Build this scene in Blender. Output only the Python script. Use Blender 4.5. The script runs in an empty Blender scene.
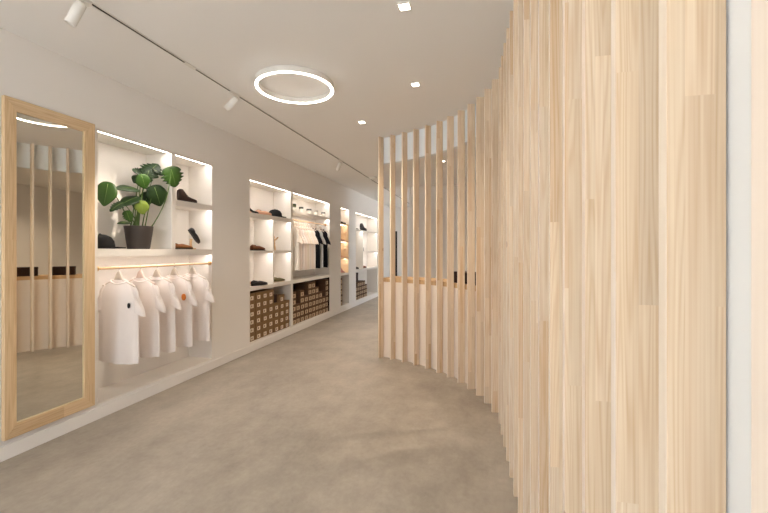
import bpy, bmesh, math, random
from mathutils import Vector, Matrix, Quaternion
random.seed(7)
SC = bpy.context.scene
COL = SC.collection
PI = math.pi
R = math.radians

# ------------------------------------------------------------------ colour
def lin(c):
    c = c / 255.0
    return c / 12.92 if c <= 0.04045 else ((c + 0.055) / 1.055) ** 2.4
def rgb(r, g, b):
    return (lin(r), lin(g), lin(b), 1.0)

# ------------------------------------------------------------------ materials
def new_mat(name):
    m = bpy.data.materials.new(name)
    m.use_nodes = True
    nt = m.node_tree
    return m, nt, nt.nodes['Principled BSDF']

class N:
    """tiny node builder"""
    def __init__(s, nt): s.nt = nt
    def add(s, t, **k):
        n = s.nt.nodes.new(t)
        for a, v in k.items(): setattr(n, a, v)
        return n
    def link(s, a, b): s.nt.links.new(a, b)
    def val(s, sock, v):
        if hasattr(v, 'links') or isinstance(v, bpy.types.NodeSocket): s.link(v, sock)
        else: sock.default_value = v
    def math(s, op, a, b=None, clamp=False):
        n = s.add('ShaderNodeMath', operation=op, use_clamp=clamp)
        s.val(n.inputs[0], a)
        if b is not None: s.val(n.inputs[1], b)
        return n.outputs[0]
    def comb(s, x, y, z):
        n = s.add('ShaderNodeCombineXYZ')
        for i, v in enumerate((x, y, z)): s.val(n.inputs[i], v)
        return n.outputs[0]
    def noise(s, vec, scale=1.0, detail=2.0, rough=0.5):
        n = s.add('ShaderNodeTexNoise')
        s.link(vec, n.inputs['Vector'])
        n.inputs['Scale'].default_value = scale
        n.inputs['Detail'].default_value = detail
        n.inputs['Roughness'].default_value = rough
        return n.outputs['Fac']
    def mix(s, f, a, b, blend='MIX'):
        n = s.add('ShaderNodeMix', data_type='RGBA', blend_type=blend)
        s.val(n.inputs[0], f); s.val(n.inputs[6], a); s.val(n.inputs[7], b)
        return n.outputs[2]

def plain(name, col, rough=0.6, metal=0.0, spec=0.4, vary=0.03, scale=6.0, bump=0.0):
    m, nt, b = new_mat(name)
    k = N(nt)
    tc = k.add('ShaderNodeTexCoord').outputs['Object']
    n = k.noise(tc, scale, 3)
    d = tuple(max(0, c * (1 - vary * 2)) for c in col[:3]) + (1,)
    u = tuple(min(1, c * (1 + vary)) for c in col[:3]) + (1,)
    k.link(k.mix(n, d, u), b.inputs['Base Color'])
    b.inputs['Roughness'].default_value = rough
    b.inputs['Metallic'].default_value = metal
    b.inputs['Specular IOR Level'].default_value = spec
    if bump:
        bp = k.add('ShaderNodeBump'); bp.inputs['Strength'].default_value = bump
        bp.inputs['Distance'].default_value = 0.01
        k.link(k.noise(tc, scale * 12, 3), bp.inputs['Height'])
        k.link(bp.outputs[0], b.inputs['Normal'])
    return m

def glow(name, col, strength):
    m, nt, b = new_mat(name)
    b.inputs['Base Color'].default_value = (0.8, 0.8, 0.8, 1)
    b.inputs['Emission Color'].default_value = col
    b.inputs['Emission Strength'].default_value = strength
    return m

def pine(name, light, dark, strip=0.034, block=0.75, lam_axis=1, contrast=0.5, vary=0.14):
    """finger-jointed softwood: strips and blocks with their own tone, fine grain, some cathedral figure. Grain runs along local z."""
    m, nt, b = new_mat(name)
    k = N(nt)
    tc = k.add('ShaderNodeTexCoord').outputs['Object']
    rnd = k.add('ShaderNodeObjectInfo').outputs['Random']
    sp = k.add('ShaderNodeSeparateXYZ'); k.link(tc, sp.inputs[0])
    x, y, z = sp.outputs
    la = (x, y, z)[lam_axis]
    lam = k.math('FLOOR', k.math('ADD', k.math('DIVIDE', la, strip), k.math('MULTIPLY', rnd, 7.3)))
    w = k.add('ShaderNodeTexWhiteNoise', noise_dimensions='2D')
    k.link(k.comb(lam, k.math('MULTIPLY', rnd, 53.0), 0.0), w.inputs['Vector'])
    blk = k.math('FLOOR', k.math('ADD', k.math('DIVIDE', z, block), k.math('MULTIPLY', w.outputs['Value'], 5.0)))
    wn = k.add('ShaderNodeTexWhiteNoise', noise_dimensions='3D')
    k.link(k.comb(lam, blk, k.math('MULTIPLY', rnd, 91.0)), wn.inputs['Vector'])
    si = k.add('ShaderNodeSeparateColor'); k.link(wn.outputs['Color'], si.inputs[0])
    ra, rb, rc = si.outputs
    off = lambda q, s: k.math('MULTIPLY', q, s)
    v1 = k.comb(k.math('ADD', k.math('MULTIPLY', x, 26.0), off(ra, 40.0)),
                k.math('ADD', k.math('MULTIPLY', y, 26.0), off(rb, 40.0)),
                k.math('ADD', k.math('MULTIPLY', z, 0.75), off(rc, 40.0)))
    n1 = k.noise(v1, 1.0, 1.0)
    ring = k.math('MULTIPLY_ADD', k.math('SINE', k.math('MULTIPLY', n1, 75.0)), 0.5)
    ring.node.inputs[2].default_value = 0.5
    v2 = k.comb(k.math('ADD', k.math('MULTIPLY', x, 260.0), off(rb, 30.0)),
                k.math('ADD', k.math('MULTIPLY', y, 260.0), off(rc, 30.0)), k.math('MULTIPLY', z, 2.5))
    n2 = k.noise(v2, 1.0, 2.0)
    g = k.math('ADD', k.math('MULTIPLY', k.math('POWER', ring, 2.0), contrast * 0.6), k.math('MULTIPLY', k.math('SUBTRACT', n2, 0.28), contrast * 1.5), clamp=True)
    heart = k.math('MULTIPLY', k.math('GREATER_THAN', rc, 0.88), 0.40)
    g = k.math('ADD', g, heart, clamp=True)
    col = k.mix(g, light, dark)
    tone = k.math('ADD', 1.0 - vary / 2, k.math('MULTIPLY', ra, vary))
    col = k.mix(1.0, col, k.comb(tone, k.math('MULTIPLY', tone, k.math('ADD', 0.985, k.math('MULTIPLY', rb, 0.03))),
                                 k.math('MULTIPLY', tone, k.math('ADD', 0.955, k.math('MULTIPLY', rb, 0.09)))), 'MULTIPLY')
    # small knots
    vo = k.add('ShaderNodeTexVoronoi'); vo.inputs['Scale'].default_value = 1.0
    k.link(k.comb(k.math('ADD', k.math('MULTIPLY', x, 5.0), off(rnd, 60)), k.math('ADD', k.math('MULTIPLY', y, 5.0), off(rnd, 30)), k.math('MULTIPLY', z, 2.2)), vo.inputs['Vector'])
    kn = k.math('LESS_THAN', vo.outputs['Distance'], 0.055)
    col = k.mix(k.math('MULTIPLY', kn, 0.45), col, rgb(150, 98, 60))
    k.link(col, b.inputs['Base Color'])
    b.inputs['Roughness'].default_value = 0.55
    b.inputs['Specular IOR Level'].default_value = 0.3
    return m

WHITE = rgb(226, 221, 214)
M = {}
M['wall'] = plain('wall_paint', rgb(234, 231, 227), 0.75, vary=0.012, scale=1.5)
M['ceiling'] = plain('ceiling_paint', rgb(240, 239, 237), 0.85, vary=0.01, scale=1.0)
M['panel'] = plain('white_partition_paint', rgb(238, 245, 250), 0.6, vary=0.01)
M['halfwall'] = plain('beige_half_wall_paint', rgb(236, 222, 206), 0.6, vary=0.01)
M['lacquer'] = plain('white_shelf_lacquer', rgb(232, 227, 220), 0.45, vary=0.01)
M['pine'] = pine('pale_pine', rgb(228, 211, 186), rgb(200, 169, 132), contrast=0.6)
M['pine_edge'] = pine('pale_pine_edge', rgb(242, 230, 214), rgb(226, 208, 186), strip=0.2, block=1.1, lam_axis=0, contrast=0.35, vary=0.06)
M['oak'] = pine('warm_pine', rgb(224, 198, 160), rgb(192, 158, 118), strip=0.08, block=3.0, contrast=0.6, vary=0.06)
M['ledge'] = pine('ledge_pine', rgb(214, 180, 136), rgb(176, 136, 94), strip=0.05, block=0.9, vary=0.08)
M['ply'] = pine('birch_ply', rgb(228, 204, 168), rgb(208, 176, 134), strip=0.4, block=3, contrast=0.4, vary=0.05)
M['mirror'] = plain('mirror_silver', (0.72, 0.70, 0.64, 1), 0.015, 1.0, 0.5, vary=0.0)
M['bevel'] = plain('mirror_bevel_reflection', rgb(226, 210, 176), 0.25, 0.0, 0.5, vary=0.0)
M['led'] = glow('led_strip_light', (1.0, 0.925, 0.86, 1), 12.0)
M['led_low'] = glow('hidden_led_strip_light', (1.0, 0.90, 0.84, 1), 11.0)
M['ring'] = glow('ring_light_glow', (1.0, 0.92, 0.83, 1), 10.0)
M['spotlens'] = glow('lamp_lens_glow', (1.0, 0.91, 0.80, 1), 12.0)
M['whiteplastic'] = plain('white_plastic', rgb(228, 226, 220), 0.4, vary=0.01)
M['dark'] = plain('dark_slot', rgb(34, 29, 26), 0.6)
M['steel'] = plain('brushed_steel', rgb(196, 190, 182), 0.3, 1.0, vary=0.02)
M['brass'] = plain('brass', rgb(206, 164, 96), 0.35, 1.0, vary=0.02)
M['pot'] = plain('charcoal_pot', rgb(62, 55, 51), 0.6, bump=0.15, scale=10)
M['soil'] = plain('soil', rgb(58, 42, 30), 0.95, vary=0.25, scale=40)
M['leaf'] = plain('dark_green_leaf', rgb(26, 50, 17), 0.45, spec=0.35, vary=0.16, scale=9)
M['leaf2'] = plain('mid_green_leaf', rgb(52, 86, 27), 0.42, spec=0.4, vary=0.16, scale=9)
M['leaf3'] = plain('young_green_leaf', rgb(122, 142, 52), 0.4, spec=0.5, vary=0.14, scale=9)
M['stem'] = plain('green_stem', rgb(74, 100, 44), 0.5)
M['vein'] = plain('pale_leaf_vein', rgb(128, 152, 84), 0.5)
M['tee'] = plain('white_jersey', rgb(238, 230, 224), 0.9, spec=0.1, vary=0.02, scale=14, bump=0.1)
M['tee_blush'] = plain('blush_jersey', rgb(238, 225, 215), 0.9, spec=0.1, vary=0.02, scale=14)
M['tee_cream'] = plain('cream_jersey', rgb(238, 228, 214), 0.9, spec=0.1, vary=0.02, scale=14)
M['tee_grey'] = plain('grey_jersey', rgb(196, 196, 194), 0.9, spec=0.1, vary=0.03, scale=14)
M['tee_black'] = plain('black_jersey', rgb(24, 24, 30), 0.9, spec=0.1, vary=0.05, scale=14)
M['hanger'] = plain('pale_hanger', rgb(205, 192, 176), 0.5)
M['hanger_pink'] = plain('blush_hanger', rgb(214, 190, 176), 0.5)
M['ink'] = plain('black_print', rgb(34, 32, 34), 0.8)
M['orange'] = plain('orange_print', rgb(222, 134, 58), 0.8)
M['black'] = plain('black_leather', rgb(26, 23, 23), 0.45)
M['blackcloth'] = plain('black_cotton', rgb(20, 19, 20), 0.9, bump=0.1)
M['brown'] = plain('brown_leather', rgb(112, 64, 34), 0.5, vary=0.1, scale=20)
M['tan'] = plain('tan_leather', rgb(158, 104, 58), 0.5, vary=0.1, scale=20)
M['darkbrown'] = plain('dark_brown_leather', rgb(60, 38, 32), 0.5, vary=0.08, scale=20)
M['peach'] = plain('peach_suede', rgb(236, 186, 156), 0.85, vary=0.04)
M['pink'] = plain('pink_suede', rgb(232, 176, 168), 0.85, vary=0.04)
M['olive'] = plain('olive_suede', rgb(122, 116, 84), 0.85, vary=0.06)
M['sole'] = plain('pale_sole', rgb(222, 204, 176), 0.7)
M['blondwood'] = plain('blond_wood', rgb(226, 190, 146), 0.55, vary=0.06, scale=18)
M['card'] = plain('brown_cardboard', rgb(132, 102, 70), 0.85, vary=0.05, scale=10)
M['card_light'] = plain('pale_cardboard', rgb(96, 70, 50), 0.85, vary=0.05, scale=10)
M['card_dark'] = plain('dark_brown_card', rgb(52, 33, 25), 0.85, vary=0.06)
M['sticker'] = plain('pale_sticker', rgb(234, 220, 196), 0.7)
M['sticker_tan'] = plain('tan_sticker', rgb(204, 180, 148), 0.7)
M['jar'] = plain('white_ceramic', rgb(236, 230, 220), 0.3)
M['greylid'] = plain('dark_grey_lid', rgb(62, 60, 58), 0.4)
M['greenlid'] = plain('dark_green_lid', rgb(66, 72, 44), 0.4)
M['void'] = plain('bay_shade_black', rgb(26, 18, 14), 0.9, vary=0.02)

def concrete():
    m, nt, b = new_mat('polished_concrete')
    k = N(nt)
    tc = k.add('ShaderNodeTexCoord').outputs['Object']
    mp = k.add('ShaderNodeMapping'); mp.inputs['Scale'].default_value = (1.0, 0.7, 1.0)
    k.link(tc, mp.inputs[0])
    a = k.noise(mp.outputs[0], 0.9, 6, 0.62)
    c = k.noise(mp.outputs[0], 5.0, 8, 0.7)
    d = k.noise(mp.outputs[0], 38.0, 4, 0.6)
    f = k.math('ADD', k.math('MULTIPLY', a, 0.6), k.math('ADD', k.math('MULTIPLY', c, 0.45), k.math('MULTIPLY', d, 0.15)))
    cr = k.add('ShaderNodeValToRGB')
    cr.color_ramp.elements[0].position = 0.44; cr.color_ramp.elements[0].color = rgb(138, 130, 119)
    cr.color_ramp.elements[1].position = 0.76; cr.color_ramp.elements[1].color = rgb(183, 174, 161)
    k.link(f, cr.inputs[0]); k.link(cr.outputs[0], b.inputs['Base Color'])
    rr = k.math('ADD', 0.36, k.math('MULTIPLY', c, 0.22))
    k.link(rr, b.inputs['Roughness'])
    b.inputs['Specular IOR Level'].default_value = 0.35
    return m
M['floor'] = concrete()
M['paving'] = plain('sun_bounce_paving', rgb(205, 198, 188), 0.9)

# ------------------------------------------------------------------ mesh building
class MB:
    def __init__(s): s.bm = bmesh.new()
    def box(s, x0, x1, y0, y1, z0, z1, mi=0):
        v = [s.bm.verts.new(p) for p in ((x0,y0,z0),(x1,y0,z0),(x1,y1,z0),(x0,y1,z0),(x0,y0,z1),(x1,y0,z1),(x1,y1,z1),(x0,y1,z1))]
        for q in ((3,2,1,0),(4,5,6,7),(0,1,5,4),(1,2,6,5),(2,3,7,6),(3,0,4,7)):
            f = s.bm.faces.new([v[i] for i in q]); f.material_index = mi
        return s
    def prism(s, poly, z0, z1, mi=0):
        """vertical prism over a counter-clockwise 2-D outline"""
        a = [s.bm.verts.new((p[0], p[1], z0)) for p in poly]; c = [s.bm.verts.new((p[0], p[1], z1)) for p in poly]
        n = len(poly)
        fs = [s.bm.faces.new(a[::-1]), s.bm.faces.new(c)]
        for i in range(n): fs.append(s.bm.faces.new((a[i], a[(i+1) % n], c[(i+1) % n], c[i])))
        for f in fs: f.material_index = mi
        return s
    def ring_loft(s, rings, close=True, cap=True, mi=0, smooth=True):
        vs = [[s.bm.verts.new(p) for p in r] for r in rings]
        for a, c in zip(vs, vs[1:]):
            n = len(a)
            for i in range(n if close else n - 1):
                f = s.bm.faces.new((a[i], a[(i+1) % n], c[(i+1) % n], c[i])); f.smooth = smooth; f.material_index = mi
        if cap and close:
            for r, rev in ((vs[0], True), (vs[-1], False)):
                try:
                    f = s.bm.faces.new(r[::-1] if rev else r); f.material_index = mi
                except ValueError: pass
        return s
    def lathe(s, prof, c=(0,0,0), n=24, mi=0, sx=1, sy=1):
        rings = [[(c[0]+r*sx*math.cos(2*PI*i/n), c[1]+r*sy*math.sin(2*PI*i/n), c[2]+z) for i in range(n)] for r, z in prof]
        return s.ring_loft(rings, mi=mi)
    def tube(s, pts, r, n=10, mi=0):
        pts = [Vector(p) for p in pts]
        rs = r if isinstance(r, (list, tuple)) else [r]*len(pts)
        up = Vector((0.31, 0.22, 0.92)).normalized(); rings = []
        for i, p in enumerate(pts):
            t = (pts[min(i+1, len(pts)-1)] - pts[max(i-1, 0)]).normalized()
            a = t.cross(up)
            if a.length < 1e-3: a = t.cross(Vector((1,0,0)))
            a.normalize(); b = t.cross(a).normalized()
            up = -b if False else up
            rings.append([p + rs[i]*(math.cos(2*PI*j/n)*a + math.sin(2*PI*j/n)*b) for j in range(n)])
        return s.ring_loft(rings, mi=mi)
    def ball(s, c, r, n=14, m=8, mi=0):
        rx, ry, rz = r if isinstance(r, (list, tuple)) else (r, r, r)
        prof = [(max(1e-4, math.cos(t)), math.sin(t)) for t in [(-PI/2 + PI*i/m) for i in range(m+1)]]
        rings = [[(c[0]+rx*q*math.cos(2*PI*i/n), c[1]+ry*q*math.sin(2*PI*i/n), c[2]+rz*w) for i in range(n)] for q, w in prof]
        return s.ring_loft(rings, mi=mi)
    def xf(s, mat):
        bmesh.ops.transform(s.bm, matrix=mat, verts=s.bm.verts); return s
    def build(s, name, mats, parent=None, bevel=0.0, loc=None, rot=None, subsurf=0):
        bmesh.ops.recalc_face_normals(s.bm, faces=s.bm.faces)
        me = bpy.data.meshes.new(name); s.bm.to_mesh(me); s.bm.free()
        o = bpy.data.objects.new(name, me); COL.objects.link(o)
        for mm in (mats if isinstance(mats, (list, tuple)) else [mats]): me.materials.append(mm)
        if parent: o.parent = parent
        if loc: o.location = loc
        if rot: o.rotation_euler = rot
        if bevel:
            bv = o.modifiers.new('edge', 'BEVEL'); bv.width = bevel; bv.segments = 2; bv.limit_method = 'ANGLE'; bv.angle_limit = R(50)
        if subsurf:
            ss = o.modifiers.new('smooth', 'SUBSURF'); ss.levels = subsurf; ss.render_levels = subsurf
        return o

def tag(o, label=None, cat=None, group=None, kind=None):
    if label: o['label'] = label
    if cat: o['category'] = cat
    if group: o['group'] = group
    if kind: o['kind'] = kind
    return o
def thing(name, label, cat, loc=(0,0,0), rz=0.0, group=None):
    o = bpy.data.objects.new(name, None); COL.objects.link(o)
    o.empty_display_size = 0.05
    o.location = loc; o.rotation_euler = (0, 0, rz)
    return tag(o, label, cat, group)
def struct(o, label=None, cat=None):
    o['kind'] = 'structure'
    if label: o['label'] = label
    if cat: o['category'] = cat
    return o
KIDS = {}
def copy_tree(o, parent=None):
    c = o.copy(); COL.objects.link(c)
    if parent: c.parent = parent
    for ch in [q for q in COL.objects if q.parent == o]: copy_tree(ch, c)
    return c
ORD = ['zeroth', 'first', 'second', 'third', 'fourth', 'fifth', 'sixth', 'seventh', 'eighth', 'ninth', 'tenth']

# ------------------------------------------------------------------ camera (eye height 1.3 m, level, turned towards the left wall)
YAW = R(14.5)
cam = bpy.data.cameras.new('camera'); co = bpy.data.objects.new('camera', cam); COL.objects.link(co)
cam.lens = 18.0; cam.sensor_width = 36.0; cam.sensor_fit = 'HORIZONTAL'
cam.shift_y = -6.5 / 768.0; cam.clip_start = 0.02
co.location = (0, 0, 1.3); co.rotation_euler = (PI/2, 0, YAW)
SC.camera = co
def at(px, py, X):
    """photo pixel -> point on the plane x = X (metres)"""
    u = (px - 384) / 384.0
    k = u*math.cos(YAW) - math.sin(YAW); t = X / k
    return Vector((X, t*(u*math.sin(YAW) + math.cos(YAW)), 1.3 + t*(250 - py)/384.0))

# ------------------------------------------------------------------ dimensions
XW = -2.87            # left wall face
XB = -3.173           # niche back
CEIL = 2.665
Y0, Y1 = -2.6, 12.0

# ------------------------------------------------------------------ the shell
struct(MB().box(-3.3, 3.6, Y0-0.2, Y1+0.2, -0.1, 0.0).build('floor', M['floor']))
struct(MB().box(-3.3, 3.6, Y0-0.2, Y1+0.2, CEIL, CEIL+0.1).build('ceiling', M['ceiling']))
NICHES = [(2.307, 3.592, 0.117, 2.225), (4.297, 6.905, 0.12, 2.2), (7.508, 8.012, 0.13, 2.185), (8.493, 10.35, 0.12, 2.175)]
TH = 0.012
b = MB()
b.box(-3.3, -3.2, Y0, Y1, 0, CEIL)
prev = Y0
for (a, c, z0, z1) in NICHES:
    b.box(-3.2, XW, prev, a-TH-0.001, 0, CEIL)
    b.box(-3.2, XW, a-TH-0.001, c+TH+0.001, 0, z0-TH-0.001)
    b.box(-3.2, XW, a-TH-0.001, c+TH+0.001, z1+TH+0.001, CEIL)
    prev = c+TH+0.001
b.box(-3.2, XW, prev, Y1, 0, CEIL)
struct(b.build('wall_left', M['wall']))
struct(MB().box(XW+0.0005, XW+0.011, Y0, Y1, 0.0, 0.09).build('baseboard_left', M['wall'], bevel=0.002))
struct(MB().box(XW, 3.5, Y1, Y1+0.1, 0, CEIL).build('wall_far', M['wall']))
b = MB()
b.box(3.5, 3.6, Y0, 8.6, 0, CEIL); b.box(3.5, 3.6, 11.6, Y1, 0, CEIL)
for q0, q1 in ((8.6, 11.6),): b.box(3.5, 3.6, q0, q1, 0, 0.3); b.box(3.5, 3.6, q0, q1, 2.5, CEIL)  # unseen side window opening, added to bring daylight to the far end
struct(b.build('wall_side', M['wall']))
# wall closing the room behind the slatted screen; the corridor runs on past its left end
struct(MB().box(-1.55, 3.5, 8.2, 8.3, 0, CEIL).build('wall_room', M['wall']))
# shop front behind the camera: glazed opening that lets the daylight in
b = MB()
b.box(-3.3, -2.82, Y0-0.1, Y0, 0, CEIL); b.box(0.30, 3.6, Y0-0.1, Y0, 0, CEIL)
b.box(-2.82, 0.30, Y0-0.1, Y0, 2.58, CEIL); b.box(-2.82, 0.30, Y0-0.1, Y0, 0, 0.06)
struct(b.build('wall_back', M['wall']))
b = MB()
for x in (-2.82, -1.27, 0.26): b.box(x, x+0.04, Y0-0.08, Y0-0.03, 0.06, 2.58)
b.box(-2.78, 0.26, Y0-0.08, Y0-0.03, 0.06, 0.10); b.box(-2.78, 0.26, Y0-0.08, Y0-0.03, 2.54, 2.58)
struct(b.build('window_1', M['dark']))
# dark opening in a pine frame at the far end of the corridor
b = MB(); b.box(-2.735, -2.655, Y1-0.03, Y1-0.001, 0.0, 1.9)
d1 = struct(b.build('door_1', M['black']))
b = MB(); b.box(-2.78, -2.735, Y1-0.06, Y1-0.001, 0, 2.14); b.box(-2.655, -2.50, Y1-0.06, Y1-0.001, 0, 2.14); b.box(-2.735, -2.655, Y1-0.06, Y1-0.001, 1.9, 2.14)
b.build('door_frame', M['wall'], d1)

# ------------------------------------------------------------------ slatted screen: an arc running into a straight flank
SL = [(-1.229,4.464),(-1.074,4.426),(-.918,4.359),(-.768,4.277),(-.622,4.186),(-.485,4.079),(-.361,3.958),(-.246,3.825),(-.147,3.681),(-.064,3.534),(.006,3.379),(.063,3.208)]
for k in range(13, 36):
    SL.append((0.154+(k-18)*0.172*0.05, 2.150-(k-18)*0.172))
T, W = 0.022, 0.068
SLV = [Vector((p[0], p[1], 0)) for p in SL]
def tang(i):
    a = SLV[max(0, i-1)]; c = SLV[min(len(SLV)-1, i+1)]
    return (c - a).normalized()
scr = thing('slatted_screen', 'tall curved screen of upright pale pine slats, floor to ceiling, right side', 'screen', (0, 0, 0))
NRM = []
def slat_turn(i, a):
    """the slats round the arc stand a little skewed to it"""
    return min(a - R(16)*max(0.0, 1 - max(0, i-7)/6), R(-38)) if i < 13 else a
for i, p in enumerate(SLV):
    d = tang(i); n = Vector((-d.y, d.x, 0))          # away from the aisle
    if n.x < 0 and i > 12: n = -n
    NRM.append(n)
    if i > 28: continue
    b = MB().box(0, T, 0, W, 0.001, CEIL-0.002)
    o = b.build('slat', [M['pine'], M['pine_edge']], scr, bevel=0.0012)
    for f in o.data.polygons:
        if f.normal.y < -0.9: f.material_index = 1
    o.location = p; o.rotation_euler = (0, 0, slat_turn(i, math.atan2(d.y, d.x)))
# white partition carrying the slats: half wall and header round the arc, full height along the flank
def band(off0, off1, i0, i1, z0, z1, bm, ext0=0.0):
    ps = [SLV[i] + NRM[i]*off0 + tang(i)*T/2 for i in range(i0, i1+1)]
    qs = [SLV[i] + NRM[i]*off1 + tang(i)*T/2 for i in range(i0, i1+1)]
    if ext0:
        ps[0] = ps[0] - tang(i0)*ext0; qs[0] = qs[0] - tang(i0)*ext0
    m = len(ps)
    for j in range(m-1):
        bm.prism([ps[j], ps[j+1], qs[j+1], qs[j]], z0, z1)
    return bm
SPL = 13
b = MB()
band(W+0.003, W+0.06, 0, SPL, 2.352, CEIL, b); nf = len(b.bm.faces); band(W+0.003, W+0.06, 0, SPL, 0, 0.912, b)
b.bm.faces.ensure_lookup_table()
for f in b.bm.faces[nf:]: f.material_index = 1
band(W+0.003, W+0.06, SPL, len(SLV)-1, 0, CEIL, b)
bmesh.ops.remove_doubles(b.bm, verts=b.bm.verts, dist=1e-5)
struct(b.build('wall_right', [M['panel'], M['halfwall']]))
b = band(W+0.004, W+0.36, 0, SPL-1, 0.9135, 0.960, MB())
bmesh.ops.remove_doubles(b.bm, verts=b.bm.verts, dist=1e-5)
tag(b.build('counter_ledge', M['ledge']), 'curved pine ledge on the white half wall behind the slats', 'ledge')
# two dark boxes standing on that ledge
for j, (i, lab) in enumerate(((6, 'dark brown box on the ledge, nearer the open end of the slats'), (8, 'dark brown box on the ledge, further from the open end of the slats'))):
    d = tang(i); p = SLV[i] + NRM[i]*(W+0.10) + d*0.075
    t = thing('storage_box', lab, 'box', (p.x, p.y, 0.961), math.atan2(d.y, d.x), 'dark boxes on the ledge')
    MB().box(-0.118, 0.118, -0.06, 0.09, 0, 0.09).build('body', M['card_dark'], t, bevel=0.003)
    MB().box(-0.121, 0.121, -0.063, 0.093, 0.0905, 0.115).build('lid', M['card_dark'], t, bevel=0.003)

# ------------------------------------------------------------------ built-in shelving
XF = XW - 0.001
def shell(nm, lab, i, inner=None):
    a, c, z0, z1 = NICHES[i]
    t = thing(nm, lab, 'shelving', (XB, (a+c)/2, z0))
    inv = Matrix.Translation((-XB, -(a+c)/2, -z0))
    def put(bm, name, mat, **k): return bm.xf(inv).build(name, mat, t, **k)
    put(MB().box(XB-0.015, XB, a-TH, c+TH, z0-TH, z1+TH), 'back_panel', M['lacquer'])
    for y0, y1 in ((a-TH, a), (c, c+TH)): put(MB().box(XB, XF, y0, y1, z0-TH, z1+TH), 'side_panel', M['lacquer'])
    put(MB().box(XB, XF, a, c, z1, z1+TH), 'top_panel', M['lacquer'])
    put(MB().box(XB, XF, a, c, z0-TH, z0), 'bottom_panel', M['lacquer'])
    t['_'] = 0; del t['_']
    return t, put
def pled(put, y0, y1, z):
    put(MB().box(XF-0.004, XF-0.0004, y0+0.001, y1-0.001, z-0.009, z+0.003), 'light_profile', M['lacquer'])
    put(MB().box(XF-0.042, XF-0.005, y0+0.004, y1-0.004, z-0.0011, z-0.0004), 'light_strip', M['led'] if z > 1.3 else M['led_low'])
def shelf(put, y0, y1, z0, z1, mat=None): put(MB().box(XB+0.0005, XF, y0, y1, z0, z1), 'shelf', mat or M['lacquer'], bevel=0.0015)
def divider(put, y0, y1, z0, z1): put(MB().box(XB+0.0005, XF, y0, y1, z0, z1), 'divider', M['lacquer'], bevel=0.0015)
def rail(put, y0, y1, x, z, mat, t):
    put(MB().tube([(x, y0+0.001, z), (x, y1-0.001, z)], 0.0105, 14), 'hanging_rail', mat)
    for y, s in ((y0, 1), (y1, -1)):
        put(MB().tube([(x, y+s*0.0008, z), (x, y+s*0.014, z)], 0.022, 18), 'rail_bracket', M['brass'])

# niche 1: plant bay, two shoe cells, T-shirt rail
a, c, z0, z1 = NICHES[0]
n1, put = shell('built_in_shelving', 'lit white niche beside the mirror, plant above and T-shirt rail below', 0)
shelf(put, a, c, 1.255, 1.307)
divider(put, 3.033, 3.078, 1.3075, z1-0.0005)
shelf(put, 3.0785, c, 1.738, 1.786)
for y0, y1, z in ((a, 3.033, z1), (3.078, c, z1), (3.078, c, 1.738), (a, c, 1.255)): pled(put, y0, y1, z)
rail(put, a, c, -2.895, 1.155, M['blondwood'], n1)
# niche 2
a, c, z0, z1 = NICHES[1]
n2, put = shell('built_in_shelving', 'wide lit white niche with shoe cells, hanging shirts and two bays of shoe boxes', 1)
D0, D1 = 5.372, 5.437
divider(put, D0, D1, 0.8255, z1-0.0005)
divider(put, D0, D1, z0+0.0005, 0.7745)
shelf(put, a, c, 0.775, 0.825)
shelf(put, a, D0-0.0005, 1.73, 1.78)
divider(put, 4.85, 4.876, 0.8255, 1.2645); divider(put, 4.85, 4.876, 1.2935, 1.7295)
shelf(put, a, D0-0.0005, 1.265, 1.293)
shelf(put, D1+0.0005, c, 1.89, 1.92)
for y0, y1, z in ((a, D0, z1), (D1, c, z1), (a, 4.85, 1.73), (4.876, D0, 1.73), (a, 4.85, 1.265), (4.876, D0, 1.265), (D1, c, 1.89)): pled(put, y0, y1, z)
rail(put, D1, c, -2.955, 1.785, M['blondwood'], n2)
put(MB().box(XB+0.0005, XB+0.012, D1+0.001, c-0.001, z0+0.001, 0.774), 'bay_shade_sheet', M['void'])  # black sheets put in to paint the unlit gaps between boxes dark
for q0, q1 in ((D1+0.0005, D1+0.006), (c-0.006, c-0.0005)): put(MB().box(XB+0.0125, XF-0.004, q0, q1, z0+0.001, 0.774), 'bay_shade_sheet', M['void'])
put(MB().box(XB+0.0125, XF-0.03, D1+0.0065, c-0.0065, 0.769, 0.7745), 'bay_shade_sheet', M['void'])
# niche 3
a, c, z0, z1 = NICHES[2]
n3, put = shell('built_in_shelving', 'narrow tall lit niche with plywood shelves, third from the mirror', 2)
put(MB().box(XB+0.0005, XF-0.012, c-0.012, c-0.0005, 0.80, 1.857), 'plywood_side', M['ply'])
put(MB().box(XB+0.0005, XF-0.012, a+0.0005, a+0.012, 0.80, 1.857), 'plywood_side', M['ply'])
put(MB().box(XB+0.0005, XB+0.008, a+0.013, c-0.013, 0.80, 1.857), 'plywood_back', M['ply'])
for z in (1.857, 1.493, 1.135): shelf(put, a+0.013, c-0.013, z-0.02, z, M['ply'])
shelf(put, a+0.0005, c-0.0005, 0.758, 0.798)
pled(put, a, c, z1)
for z in (1.837, 1.473, 1.115): put(MB().box(XW-0.10, XW-0.07, a+0.02, c-0.02, z-0.0011, z-0.0004), 'light_strip', M['led'])  # unseen strips added to brighten the plywood cells
# niche 4
a, c, z0, z1 = NICHES[3]
n4, put = shell('built_in_shelving', 'lit white niche at the far end of the wall, beside the first slat', 3)
shelf(put, a, c, 1.765, 1.785)
shelf(put, a, c, 0.79, 0.84)
divider(put, 9.03, 9.055, 0.8405, 1.7645)
shelf(put, 9.0555, c, 1.24, 1.265)
for y0, y1, z in ((a, c, z1), (a, 9.03, 1.765), (9.055, c, 1.765), (9.055, c, 1.24)): pled(put, y0, y1, z)  # strip under the mid shelf is unseen, added to brighten the cell below

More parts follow.
